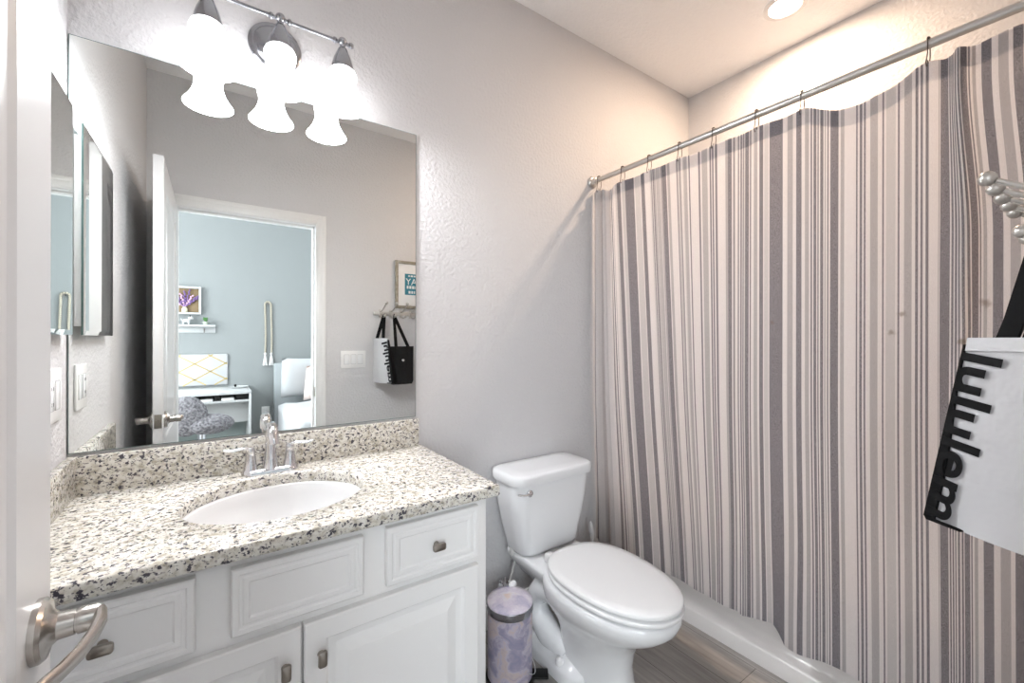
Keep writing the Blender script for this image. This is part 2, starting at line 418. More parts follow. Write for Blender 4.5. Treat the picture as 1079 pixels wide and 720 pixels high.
for z in (.22, 1.02, 1.82):
    MB().box(DXB - .003, DXB + .002, DY1 - .012, DY1 + .03, z - .045, z + .045, .001).lathe([(.006, z - .048), (.006, z + .048)], (DXB - .003, DY1 - .006, 0), 'Z', 12).build('hinge', M['nickel'], door)

# ---------------------------------------------------------------- bathtub
TX0 = 1.70
t = thing('bathtub', 'white alcove bathtub behind the striped curtain', 'bathtub', ((TX0 + XR) / 2, -.79, 0))
mb = MB()
ya, yb = YF + .002, -.002; zr = .40
pr = [(TX0, 0), (TX0, .058), (TX0 + .004, .064), (TX0 + .012, .067), (TX0 + .030, .072), (TX0 + .042, .085), (TX0 + .046, .11), (TX0 + .044, .30), (TX0 + .034, .345), (TX0 + .012, .372), (TX0 + .006, .385), (TX0 + .010, .396), (TX0 + .022, .402)]
mb.loft([[(x, ya, z), (x, yb, z)] for x, z in pr], False, False, closed=False)
mb.build('apron', M['tub'], t, angle=50)
mb = MB()
outer = rrect((TX0 + .02 + XR - .002) / 2, (ya + yb) / 2, (XR - .002 - TX0 - .02) / 2, (yb - ya) / 2, .004, .402)
def inn(dx, r, z): return rrect((TX0 + XR + .03) / 2 + 0.0, (ya + yb) / 2, (XR - TX0) / 2 - dx, (yb - ya) / 2 - dx - .02, r, z)
mb.loft([outer, inn(.085, .12, .402), inn(.095, .12, .392), inn(.12, .13, .2), inn(.16, .14, .06), inn(.22, .12, .04)], False, True)
mb.build('basin', M['tub'], t, angle=50)

# ---------------------------------------------------------------- shower rod, rings, curtain
RX, RZ = 1.587, 2.0418
t = thing('shower_rod', 'satin metal shower curtain rod spanning the tub alcove', 'curtain rod', (RX, -.8, RZ))
MB().lathe([(.0125, YF + .004), (.0125, -.004)], (RX, 0, RZ), 'Y', 24).build('tube', M['rod'], t)
for y0, s in ((0, -1), (YF, 1)):
    MB().lathe([(.030, y0), (.030, y0 + s * .008), (.026, y0 + s * .012), (.019, y0 + s * .014), (.0165, y0 + s * .034), (.0125, y0 + s * .036)], (RX, 0, RZ), 'Y', 32).build('flange', M['rod'], t)

HOOKS = [-.052, -.203, -.353, -.504, -.651, -.810, -.953, -1.255, -1.44]
ORD = ['first', 'second', 'third', 'fourth', 'fifth', 'sixth', 'seventh', 'eighth', 'ninth']
ring0 = None
pts = []
for k in range(20):
    a = R(200 - 240 * k / 19); pts.append((.0150 * math.cos(a), 0, .0150 * math.sin(a)))
P = [(-.0135, 0, -.062), (-.0155, .002, -.066), (-.0165, .003, -.055), (-.0150, 0, -.03)] + pts + [(.0125, 0, -.028), (.008, 0, -.046), (.003, .001, -.053), (-.002, .002, -.050), (-.003, .002, -.044)]
for i, y in enumerate(HOOKS):
    if ring0 is None:
        mb = MB(); mb.tube(P, .0014, 8)
        for k in range(5): mb.sphere((.0165 * math.cos(R(60 + 20 * k)), 0, .0165 * math.sin(R(60 + 20 * k))), .0032, 8)
        o = ring0 = mb.build('curtain_ring', M['ring'])
    else:
        o = ring0.copy(); C.objects.link(o)
    o.location = (RX, y, RZ)
    tag(o, f'dark wire curtain ring, {ORD[i]} from the back wall along the rod' if i < 8 else 'dark wire curtain ring nearest the doorway wall', 'curtain ring', 'curtain rings on the shower rod')

STRIPES = (
    "0.0142W 0.0397D 0.0612L 0.0996G 0.1167L 0.1336W 0.1423D 0.1470L 0.1556D 0.1635G 0.1687W 0.1739D 0.1797W "
    "0.1830G 0.2053W 0.2179L 0.2397D 0.2471W 0.2641L 0.3085D 0.3143W 0.3457L 0.3502W 0.3708D 0.3980W 0.4039L "
    "0.4071D 0.4114L 0.4156D 0.4230G 0.4251W 0.4314G 0.4335L 0.4402G 0.4428W 0.4506G 0.4709D 0.4759W 0.4884G "
    "0.5202W 0.5250D 0.5298L 0.5360G 0.5388D 0.5463W 0.5505L 0.5622G 0.5682W 0.5727D 0.6030W 0.6097D 0.6163W "
    "0.6380G 0.6466W 0.6530D 0.6563W 0.6622D 0.6677W 0.6752D 0.7026W 0.7106G 0.7225D 0.7272W 0.7304D 0.7335G "
    "0.7421W 0.7459D 0.7505W 0.7555D 0.7582W 0.7616D 0.7669L 0.7800D 0.7837W 0.7882D 0.7984W 0.8111G 0.8183W "
    "0.8314D 0.8349W 0.8481L 0.8516W 0.8920D 0.9066W 0.9239G 0.9349W 0.9520D 0.9627W 0.9747G 0.9792W 0.9837D "
    "0.9875W 0.9954D 0.9983W 1.0015D 1.0056W 1.0136D 1.0164W 1.0199G 1.0235W 1.0269D 1.0311W 1.0518D 1.0572W "
    "1.0666G 1.0968W 1.1007D 1.1058W 1.1121D 1.1159W 1.1204D 1.1308W 1.1478G 1.1574W 1.1610D 1.1657W 1.1854L "
    "1.1900W 1.1941D 1.2037W 1.2198G 1.2272W 1.2332D 1.2380W 1.2428D 1.2487W 1.2546D 1.2731W 1.2749G 1.2765W "
    "1.2955D 1.2988W 1.3032D 1.3064W 1.3107D 1.3140W 1.3172D 1.3214W 1.3267D 1.3309W 1.3351D 1.3372W 1.3475D "
    "1.3495W 1.3519D 1.3556W 1.3616G 1.3715W 1.3890D 1.4004W 1.4170G 1.4243W 1.4404D 1.4492W 1.4595G "
)
stripes = [(float(q[:-1]), q[-1]) for q in STRIPES.split()]
stripes[0] = (stripes[0][0], 'L')
# the cloth folds on past the last stripe seen flat
more = 'W.012 D.010 W.006 D.004 W.006 G.012 W.010 D.018 W.010 G.008 W.016'.split()
e = stripes[-1][0]
for q in more: e += float(q[1:]); stripes.append((e, q[0]))
HEM = [(0.0, 0.214), (0.104, 0.210), (0.421, 0.225), (0.518, 0.218), (0.64, 0.220), (0.728, 0.227), (0.75, 0.215), (0.8, 0.227), (0.848, 0.235), (0.866, 0.217), (0.893, 0.185), (0.942, 0.190), (1.009, 0.204), (1.059, 0.206), (1.102, 0.203), (1.2, 0.199), (1.7, 0.194)]
TOP = [(0, 1.990), (.064, 1.989), (.168, 1.967), (.197, 1.984), (.264, 1.988), (.348, 1.989), (.431, 1.993), (.499, 1.993), (.58, 1.988), (.655, 1.990), (.753, 1.995), (.81, 1.999), (.88, 1.996), (.953, 1.998), (.975, 1.991), (1.01, 1.970), (1.045, 1.953), (1.109, 1.943), (1.18, 1.963), (1.229, 1.992), (1.251, 1.996), (1.287, 1.988), (1.311, 1.988), (1.362, 1.990), (1.422, 1.994), (1.7, 1.994)]
SEND = stripes[-1][0]
def cloth_pos(s, z, lift=0.0):
    h = (z - .2) / 1.8
    # sideways drift of the stripes: gathered by the back wall, pinched at the eighth ring
    y = -s
    wl = smooth(s, .02, .22) * (1 - smooth(s, .35, .80))
    y += -.055 * (1.13 - z) * wl
    wr = smooth(s, 1.275, 1.345)
    y += wr * (.020 * smooth(z, 1.50, 1.93) + .016 * (1 - smooth(z, .70, 1.30)))
    x = RX - .002
    x += .024 * (1 - smooth(z, .2, 1.1)) - .018 * (1 - smooth(s, .01, .05))
    # soft vertical folds
    x += .0045 * math.sin(2 * math.pi * s / .149 + 1.1) * (.4 + .6 * h) + .004 * math.sin(2 * math.pi * s / .41 + .7 + .5 * z)
    wL = 1 - smooth(s, .11, .20)
    x += wL * (.018 * math.sin(2 * math.pi * s / .062 + .4) + .006)
    # the roll of cloth hanging from the pinch at the eighth ring
    x += -.030 * math.exp(-((s - 1.322 - .03 * (h - .6)) / .016) ** 2) * smooth(z, .9, 1.5) + .012 * math.exp(-((s - 1.285) / .02) ** 2) * smooth(z, 1.2, 1.8)
    # hem kick
    lo = 1 - smooth(z, .22, .62)
    x += lo * (-.016 * math.exp(-((s - .93) / .06) ** 2) + .012 * math.exp(-((s - .86) / .035) ** 2) - .010 * math.exp(-((s - .70) / .06) ** 2))
    we = smooth(s, 1.455, 1.50)
    x += we * (.030 * math.sin(2 * math.pi * (s - 1.455) / .11) - .0)
    y += we * .35 * (s - 1.455)
    return (x + lift, min(y, -.006), z)
def cloth_grid(z0f, z1f, rows, lift):
    mb = MB(); edges = [0.006]; keys = []
    for e, k in stripes:
        w_ = e - edges[-1]; nsub = max(1, int(math.ceil(w_ / .009))); a = edges[-1]
        for q in range(nsub): edges.append(a + w_ * (q + 1) / nsub); keys.append(k)
    vs = []; nc = len(edges)
    for r in range(rows + 1):
        for s in edges:
            z0, z1 = z0f(s), z1f(s); vs.append(cloth_pos(s, z0 + (z1 - z0) * r / rows, lift))
    order = 'WLGD'
    for c in range(nc - 1):
        fs = [[r * nc + c, r * nc + c + 1, (r + 1) * nc + c + 1, (r + 1) * nc + c] for r in range(rows)]
        o = len(mb.v)
        for f in fs: mb.f.append(f); mb.mi.append(order.index(keys[c]))
    mb.v = vs
    return mb
cm = [CL[k] for k in 'WLGD']
curtain = cloth_grid(lambda s: interp(s, HEM), lambda s: interp(s, TOP), 80, 0).build('shower_curtain', cm, angle=80)
tag(curtain, 'grey and white vertically striped fabric shower curtain hanging on rings', 'shower curtain')
hb_ = cloth_grid(lambda s: interp(s, TOP) - .05, lambda s: interp(s, TOP), 4, .0025).build('top_band', cm, curtain, angle=80)
hb_['label'] = 'doubled top band of the curtain'
cloth_grid(lambda s: interp(s, HEM), lambda s: interp(s, HEM) + .022, 2, .0025).build('bottom_hem', cm, curtain, angle=80)

# ---------------------------------------------------------------- ceiling light over the tub
t = thing('recessed_light', 'round recessed ceiling light glowing warm above the tub', 'ceiling light', (2.12, -.681, ZC))
MB().lathe([(.088, ZC - .0005), (.086, ZC - .006), (.066, ZC - .008), (.064, ZC - .004)], (2.12, -.681, 0), 'Z', 48, cap0=False, cap1=False).build('trim_ring', M['trim'], t)
MB().lathe([(.0, ZC - .0045), (.065, ZC - .0045)], (2.12, -.681, 0), 'Z', 48, cap0=False, cap1=False).build('lens', M['canlens'], t)
d = bpy.data.lights.new('can_lamp', 'AREA'); d.shape = 'DISK'; d.size = .12; d.energy = CAN_POWER; d.color = CAN_COL
o = bpy.data.objects.new('can_lamp', d); C.objects.link(o); o.location = (2.12, -.681, ZC - .012); o.parent = t; o.matrix_parent_inverse = Matrix.Translation(-t.location)

# ---------------------------------------------------------------- vanity cabinet
VX0, VX1, VY, VT = XL + .002, .6306, -.525, .802
t = thing('vanity_cabinet', 'white bathroom vanity cabinet with raised panel doors under the granite top', 'vanity cabinet', ((VX0 + VX1) / 2, -.27, 0))
mb = MB()
mb.box(VX0, VX1, VY, VY + .02, .09, VT, .0015); mb.box(VX0, VX0 + .016, VY + .02, -.002, .09, VT); mb.box(VX1 - .016, VX1, VY + .02, -.002, .09, VT); mb.box(VX0 + .016, VX1 - .016, -.014, -.002, .09, VT); mb.box(VX0 + .016, VX1 - .016, VY + .02, -.014, .09, .106); mb.box(VX0, VX1, VY + .07, -.002, 0, .09)
body = mb.build('body', M['cab'], t)
yf = VY - .0005
steps_d = [(0, yf - .017), (.003, yf - .020), (.012, yf - .020), (.015, yf - .0175), (.019, yf - .0175), (.022, yf - .0195), (.030, yf - .0195), (.034, yf - .0165), (.037, yf - .0165)]
def knob(x, z, parent, vert):
    mb = MB(); y0 = yf - .020
    mb.lathe([(.0075, y0), (.0055, y0 - .004), (.005, y0 - .014)], (x, 0, z), 'Y', 16)
    L = []
    for k, (hx, hz, yy) in enumerate(((.006, .004, .013), (.0165, .0085, .016), (.0175, .0095, .020), (.0165, .0085, .0245), (.012, .005, .027))):
        if vert: hx, hz = hz, hx
        L.append([(px, y0 - yy, pz) for px, pz, _ in rrect(x, z, hx, hz, min(hx, hz) * .55, 0, 3)])
    mb.loft(L); mb.build('knob', M['darknickel'], parent)
def drawer(x0, x1, z0, z1, nm, k):
    mb = MB(); panel(mb, x0, x1, z0, z1, yf, steps_d); o = mb.build(nm, M['cab'], t, angle=12)
    if k: knob((x0 + x1) / 2, (z0 + z1) / 2, o, False)
drawer(-.283, -.028, .643, .783, 'drawer', True)
drawer(.341, .596, .643, .783, 'drawer', True)
drawer(.029, .287, .645, .780, 'false_drawer_front', False)
steps_v = [(0, yf - .017), (.003, yf - .020), (.044, yf - .020), (.050, yf - .013), (.060, yf - .011), (.066, yf - .0105), (.074, yf - .0125), (.094, yf - .018), (.098, yf - .018)]
for x0, x1, kx in ((-.283, .1555, .124), (.1605, .596, .194)):
    mb = MB(); panel(mb, x0, x1, .105, .622, yf, steps_v); o = mb.build('door', M['cab'], t, angle=12)
    knob(kx, .548, o, True)

# ---------------------------------------------------------------- countertop
CX0, CX1, CY, CZ = XL + .001, .6539, -.5601, .8335
SX, SY, SA, SB = .143, -.283, .208, .178
t = thing('vanity_countertop', 'speckled beige granite vanity top with backsplash', 'countertop', ((CX0 + CX1) / 2, -.28, .80))
N = 96
def rect_pt(a):
    dx, dy = math.cos(a), math.sin(a); c = []
    if dx > 1e-9: c.append((CX1 - SX) / dx)
    if dx < -1e-9: c.append((CX0 - SX) / dx)
    if dy > 1e-9: c.append((-.002 - SY) / dy)
    if dy < -1e-9: c.append((CY - SY) / dy)
    q = min(c); return SX + dx * q, SY + dy * q
angs = [2 * math.pi * i / N for i in range(N)]
for cx_, cy_ in ((CX0, -.002), (CX1, -.002), (CX0, CY), (CX1, CY)):
    a = math.atan2(cy_ - SY, cx_ - SX) % (2 * math.pi)
    i = min(range(N), key=lambda k: abs(angs[k] - a)); angs[i] = a
def oloop(ins, z):
    L = []
    for a in angs:
        x, y = rect_pt(a); x = min(max(x, CX0 + ins), CX1 - ins); y = min(max(y, CY + ins), -.002 - ins); L.append((x, y, z))
    return L
def iloop(g, z): return [(SX + (SA + g) * math.cos(a) , SY + (SB + g) * math.sin(a), z) for a in angs]
mb = MB()
zb = CZ - .031
mb.loft([iloop(0, zb), iloop(0, CZ - .004), iloop(.004, CZ), oloop(.004, CZ), oloop(.001, CZ - .0015), oloop(0, CZ - .005), oloop(0, zb + .004), oloop(.003, zb), iloop(0, zb)], False, False)
mb.build('slab', M['granite'], t, angle=50)
MB().box(CX0, .642, -.0195, -.002, CZ, .9345, .002).build('backsplash', M['granite'], t)
MB().box(CX0, CX0 + .0195, -.54, -.0195, CZ, .9345, .002).build('side_splash', M['granite'], t)

# sink
t = thing('sink', 'white oval undermount basin set in the granite vanity top', 'sink', (SX, SY, .66))
mb = MB()
def el(k, z): return [(SX + SA * k * math.cos(a), SY + SB * k * math.sin(a), z) for a in [2 * math.pi * i / 64 for i in range(64)]]
mb.loft([el(1.10, zb - .001), el(.99, zb - .001), el(.97, zb - .006), el(.93, zb - .03), el(.84, zb - .07), el(.68, zb - .105), el(.45, zb - .128), el(.2, zb - .138), el(.1, zb - .140)], False, True)
mb.build('basin', M['sinkware'], t, angle=60)
MB().lathe([(.024, zb - .1395), (.023, zb - .136), (.017, zb - .1365), (.004, zb - .1345)], (SX, SY, 0), 'Z', 24).build('drain', M['chrome'], t)

# faucet
FX, FY = .143, -.066
t = thing('faucet', 'chrome two handle centerset faucet behind the oval sink', 'faucet', (FX, FY, CZ))
mb = MB()
mb.loft([rrect(FX, FY, .076, .026, .0255, CZ, 8), rrect(FX, FY, .076, .026, .0255, CZ + .008, 8), rrect(FX, FY, .070, .021, .0205, CZ + .014, 8), rrect(FX, FY, .055, .014, .0135, CZ + .017, 8)])
mb.build('base_plate', M['chrome'], t, angle=60)
mb = MB()
mb.lathe([(.025, CZ + .010), (.021, CZ + .02), (.017, CZ + .05), (.0145, CZ + .085), (.014, CZ + .105)], (FX, FY, 0), 'Z', 24)
mb.tube([(FX, FY, CZ + .09), (FX, FY, CZ + .112), (FX, FY - .006, CZ + .130), (FX, FY - .022, CZ + .142), (FX, FY - .045, CZ + .143), (FX, FY - .066, CZ + .132), (FX, FY - .078, CZ + .112), (FX, FY - .081, CZ + .100)], [.014, .014, .0142, .0145, .0145, .014, .0135, .0130], 16)
mb.build('spout', M['chrome'], t, angle=60)
for s in (-1, 1):
    hx = FX + s * .0525
    mb = MB()
    mb.lathe([(.023, CZ + .010), (.019, CZ + .018), (.0145, CZ + .045), (.012, CZ + .068), (.0125, CZ + .074), (.009, CZ + .082)], (hx, FY, 0), 'Z', 24)
    mb.tube([(hx, FY, CZ + .074), (hx + s * .010, FY - .002, CZ + .081), (hx + s * .028, FY - .006, CZ + .081), (hx + s * .046, FY - .010, CZ + .079), (hx + s * .062, FY - .014, CZ + .083), (hx + s * .068, FY - .015, CZ + .085)], [.010, .0095, .0085, .009, .0085, .004], 12, sy=.6)
    mb.build('handle', M['chrome'], t, angle=60)

# ---------------------------------------------------------------- wall mirror, medicine cabinet, plates
mb = MB(); MX0, MX1, MZ0, MZ1 = XL + .003, .634, .9425, 2.0205
mb.box(MX0, MX1, -.006, -.001, MZ0, MZ1, 0, mi=1)
mb.add([(MX0 + .0015, -.0062, MZ0 + .0015), (MX1 - .0015, -.0062, MZ0 + .0015), (MX1 - .0015, -.0062, MZ1 - .0015), (MX0 + .0015, -.0062, MZ1 - .0015)], [[0, 1, 2, 3]], 0)
tag(mb.build('wall_mirror', [M['mirror'], M['mirroredge']]), 'large frameless mirror on the wall above the vanity', 'mirror')

t = thing('medicine_cabinet', 'shallow medicine cabinet with mirrored door on the left wall', 'medicine cabinet', (XL, -.26, 1.25))
MB().box(XL + .001, XL + .017, -.455, -.068, 1.272, 1.787, .001).build('body', M['cab'], t)
mb = MB(); xf = -.2838; y0, y1, z0, z1 = -.464, -.060, 1.248, 1.817
mb.box(xf - .007, xf - .0025, y0, y1, z0, z1, 0, mi=1)
L = []
for ins, x in ((0, xf - .0025), (.012, xf), (.0125, xf)):
    L.append([(x, y0 + ins, z0 + ins), (x, y1 - ins, z0 + ins), (x, y1 - ins, z1 - ins), (x, y0 + ins, z1 - ins)])
mb.loft(L, False, True, mi=0)
dr = mb.build('mirror_door', [M['mirror'], M['mirroredge']], t, angle=1)

def plate(name, lab, cat, c, wdt, hgt, axis, kinds):
    t = thing(name, lab, cat, c)
    def B(u0, u1, d0, d1, z0, z1, bev, m_, nm, par):
        mb = MB()
        if axis == 'X': mb.box(c[0] + d0, c[0] + d1, c[1] + u0, c[1] + u1, c[2] + z0, c[2] + z1, bev)
        else: mb.box(c[0] + u0, c[0] + u1, c[1] + d0, c[1] + d1, c[2] + z0, c[2] + z1, bev)
        return mb.build(nm, m_, par)
    B(-wdt / 2, wdt / 2, .0005, .006, -hgt / 2, hgt / 2, .002, M['plate'], 'cover_plate', t)
    n_ = len(kinds)
    for i, k in enumerate(kinds):
        u = (i - (n_ - 1) / 2) * .046
        B(u - .0178, u + .0178, .004, .0064, -.0348, .0348, .0005, M['gap'], 'rocker_gap_shade', t)  # grey backing that paints the shadow gap round each rocker and outlet
        o = B(u - .0165, u + .0165, .004, .0085, -.0335, .0335, .0015, M['plastic'], 'outlet' if k == 'o' else 'rocker_switch', t)
        if k == 'o':
            for zz in (-.018, .018):
                for uu in (-.006, .006):
                    mb = MB()
                    if axis == 'X': mb.box(c[0] + .008, c[0] + .009, c[1] + u + uu - .001, c[1] + u + uu + .001, c[2] + zz - .004, c[2] + zz + .004)
                    else: mb.box(c[0] + u + uu - .001, c[0] + u + uu + .001, c[1] + .008, c[1] + .009, c[2] + zz - .004, c[2] + zz + .004)
                    mb.build('slot', M['slot'], o)
    return t
plate('wall_outlet', 'white double outlet and switch plate on left wall below the medicine cabinet', 'outlet', (XL, -.134, 1.105), .118, .125, 'X', 'os')
plate('light_switch', 'white three rocker light switch plate between doorway and hanging bags', 'light switch', (.8145, YF, 1.093), .172, .122, 'Y', 'sss')
plate('wall_outlet', 'white wall outlet low on the bedroom wall beside the bed', 'outlet', (.453, BY, .46), .075, .12, 'Y', 'o')

# ---------------------------------------------------------------- vanity light
LY, LZ = -.123, 2.187
t = thing('vanity_light', 'three lamp bath light bar with white bell shades above the mirror', 'light fixture', (.16, 0, LZ))
MB().lathe([(.075, -.0005), (.075, -.006), (.070, -.010), (.062, -.012), (.058, -.017), (.046, -.022), (.040, -.024), (.012, -.026), (.010, -.034)], (.16, 0, 2.168), 'Y', 48).build('canopy', M['fixture'], t)
mb = MB()
mb.tube([(.16, -.025, 2.168), (.16, -.06, 2.166), (.16, -.095, 2.174), (.16, LY, LZ)], .0075, 12)
mb.build('arm', M['fixture'], t)
mb = MB()
LXS = (-.014, .161, .337)
mb.lathe([(.0055, LXS[0] - .03), (.0055, LXS[2] + .022)], (0, LY, LZ), 'X', 14)
for x in LXS:
    mb.sphere((x, LY, LZ + .003), .0135, 14)
    for dx in (-.024, .024): mb.lathe([(.0055, x + dx - .006), (.009, x + dx - .003), (.009, x + dx + .003), (.0055, x + dx + .006)], (0, LY, LZ), 'X', 14)
for x in (LXS[0] - .034, LXS[2] + .026): mb.sphere((x, LY, LZ), .009, 12)
mb.build('bar', M['fixture'], t)
for x in LXS:
    MB().lathe([(.008, LZ - .004), (.008, LZ - .016), (.013, LZ - .020), (.017, LZ - .030), (.026, LZ - .052), (.032, LZ - .074), (.034, LZ - .090), (.033, LZ - .094)], (x, LY, 0), 'Z', 24).build('socket_cup', M['fixture'], t)
    zt = LZ - .086
    pr = [(.031, 0), (.038, -.007), (.0425, -.018), (.0430, -.027), (.0395, -.040), (.0375, -.052), (.0400, -.068), (.0470, -.088), (.057, -.106), (.0655, -.117), (.068, -.122), (.0665, -.1235), (.0635, -.117), (.055, -.105), (.045, -.087), (.038, -.068), (.0355, -.052), (.037, -.040), (.041, -.027), (.040, -.018), (.036, -.009)]
    sh = MB().lathe([(r, zt + h) for r, h in pr], (x, LY, 0), 'Z', 40, cap0=False, cap1=False).build('lamp_shade', M['shade'], t, angle=70)
    b_ = MB().lathe([(.010, zt - .005), (.012, zt - .02), (.022, zt - .042), (.026, zt - .058), (.022, zt - .074), (.009, zt - .084)], (x, LY, 0), 'Z', 20).build('bulb', M['bulb'], sh)
    d = bpy.data.lights.new('bulb_lamp', 'POINT'); d.energy = BULB_POWER; d.color = BULB_COL; d.shadow_soft_size = .03
    o = bpy.data.objects.new('bulb_lamp', d); C.objects.link(o); o.location = (x, LY, zt - .118); o.parent = t; o.matrix_parent_inverse = Matrix.Translation(-t.location)

# ---------------------------------------------------------------- toilet
TX = 1.170
def egg(cx, yb, yf, hw, z, n=48, nb=2.6, mid=.44, nf=2.05):
    ym = yb - mid * (yb - yf); L = []
    for i in range(n):
        a = 2 * math.pi * i / n; ca, sa = math.cos(a), math.sin(a)
        if ca >= 0: ex = nb; ly = yb - ym
        else: ex = nf; ly = ym - yf
        x = hw * math.copysign(abs(sa) ** (2 / ex), sa); y = ym + ly * math.copysign(abs(ca) ** (2 / ex), ca)
        L.append((cx + x, y, z))
    return L
t = thing('toilet', 'white two piece toilet with closed lid between vanity and shower curtain', 'toilet', (TX, -.40, 0))
mb = MB()
# pedestal and bowl
mb.loft([egg(TX, -.30, -.590, .112, 0), egg(TX, -.30, -.590, .112, .012), egg(TX, -.30, -.585, .108, .03), egg(TX, -.30, -.580, .102, .09),
         egg(TX, -.29, -.592, .106, .15), egg(TX, -.27, -.622, .124, .20), egg(TX, -.25, -.672, .152, .240), egg(TX, -.24, -.722, .174, .274),
         egg(TX, -.24, -.752, .186, .304), egg(TX, -.24, -.762, .190, .328), egg(TX, -.24, -.759, .188, .346), egg(TX, -.245, -.749, .179, .352)])
# deck under the tank
def deck(hx0, yb, yf, z, r=.04): return rrect(TX, (yb + yf) / 2, hx0, (yb - yf) / 2, r, z, 6)
mb.loft([deck(.085, -.05, -.30, .245), deck(.105, -.035, -.32, .275), deck(.132, -.03, -.34, .307), deck(.147, -.03, -.35, .338), deck(.145, -.032, -.348, .349), deck(.138, -.04, -.34, .353)])
# exposed trapway and foot
for s in (-1, 1):
    mb.tube([(TX + s * .055, -.40, .24), (TX + s * .072, -.31, .258), (TX + s * .080, -.22, .24), (TX + s * .082, -.18, .185), (TX + s * .084, -.20, .12), (TX + s * .080, -.27, .07), (TX + s * .070, -.36, .045)], [.050, .052, .050, .047, .048, .050, .046], 20)
mb.loft([rrect(TX, -.315, .152, .165, .075, 0, 8), rrect(TX, -.315, .152, .165, .075, .034, 8), rrect(TX, -.315, .147, .160, .072, .046, 8), rrect(TX, -.30, .09, .13, .05, .072, 8)])
mb.build('bowl', M['porcelain'], t, angle=60)
for s in (-1, 1):
    MB().lathe([(.017, .040), (.017, .056), (.013, .066), (.004, .070)], (TX + s * .128, -.375, 0), 'Z', 16).build('bolt_cap', M['plastic'], t)
def tk(hx, yb, yf, z, r): return rrect(TX, (yb + yf) / 2, hx, (yb - yf) / 2, r, z, 8)
mb = MB()
mb.loft([tk(.135, -.05, -.170, .354, .05), tk(.150, -.038, -.190, .360, .055), tk(.158, -.033, -.196, .374, .058), tk(.168, -.030, -.200, .42, .060), tk(.184, -.026, -.205, .48, .060), tk(.200, -.023, -.210, .56, .060), tk(.207, -.022, -.212, .655, .058), tk(.205, -.022, -.210, .660, .058)])
mb.build('tank', M['porcelain'], t, angle=60)
mb = MB()
mb.loft([tk(.205, -.020, -.212, .657, .055), tk(.217, -.014, -.226, .660, .060), tk(.219, -.012, -.228, .668, .060), tk(.219, -.012, -.228, .688, .060), tk(.215, -.016, -.224, .697, .058), tk(.205, -.026, -.214, .701, .050), tk(.15, -.06, -.17, .702, .04)])
mb.build('tank_lid', M['porcelain'], t, angle=60)
mb = MB()
zs = .360
mb.loft([egg(TX, -.285, -.735, .150, zs - .006), egg(TX, -.285, -.735, .150, zs), egg(TX, -.270, -.770, .181, zs + .001), egg(TX, -.270, -.772, .183, zs + .010), egg(TX, -.273, -.768, .179, zs + .014)])
mb.build('seat', M['plastic'], t, angle=60)
mb = MB()
zl = .384
mb.loft([egg(TX, -.285, -.735, .150, zl - .005), egg(TX, -.285, -.735, .150, zl), egg(TX, -.263, -.770, .180, zl + .001), egg(TX, -.263, -.771, .181, zl + .010), egg(TX, -.267, -.766, .176, zl + .015), egg(TX, -.29, -.735, .150, zl + .0175), egg(TX, -.36, -.64, .07, zl + .019)])
mb.build('seat_lid', M['plastic'], t, angle=60)
for s in (-1, 1):
    MB().box(TX + s * .075 - .018, TX + s * .075 + .018, -.285, -.238, .352, .388, .007, 3).build('seat_hinge', M['plastic'], t)
mb = MB()
fx = TX - .145
mb.lathe([(.014, -.208), (.014, -.219), (.010, -.223)], (fx, 0, .628), 'Y', 18)
mb.tube([(fx, -.222, .628), (fx - .012, -.224, .628), (fx - .030, -.221, .627), (fx - .047, -.214, .629), (fx - .055, -.209, .631)], [.008, .007, .0055, .006, .004], 10, sy=.8)
mb.build('flush_lever', M['chrome'], t)

# supply valve and hose
t = thing('supply_valve', 'chrome water shutoff valve with supply hose behind the trash can', 'valve', (1.045, -.05, .17))
vx, vz = 1.035, .175
MB().lathe([(.028, -.014), (.028, -.017), (.010, -.022), (.0085, -.055)], (vx, 0, vz), 'Y', 20).sphere((vx, -.060, vz), .013, 14).lathe([(.0075, vz), (.0075, vz + .03)], (vx, -.060, 0), 'Z', 12).build('valve_body', M['chrome'], t)
MB().loft([[(vx + q[0], -.082 + .0, vz + q[1]) for q in [(.019 * math.cos(2 * math.pi * i / 20), .011 * math.sin(2 * math.pi * i / 20)) for i in range(20)]], [(vx + q[0], -.092, vz + q[1]) for q in [(.019 * math.cos(2 * math.pi * i / 20), .011 * math.sin(2 * math.pi * i / 20)) for i in range(20)]]]).lathe([(.005, -.082), (.005, -.068)], (vx, 0, vz), 'Y', 10).build('valve_handle', M['chrome'], t)
MB().tube([(vx, -.060, vz + .028), (vx + .012, -.066, vz + .07), (vx + .014, -.080, vz + .12), (vx + .004, -.095, vz + .145), (vx - .006, -.10, vz + .17), (vx - .010, -.10, vz + .192)], .0055, 10).lathe([(.013, vz + .165), (.015, vz + .175), (.015, vz + .195)], (vx - .010, -.10, 0), 'Z', 12).build('supply_hose', mat('pale_braided_hose', (.62, .62, .60), .4), t)

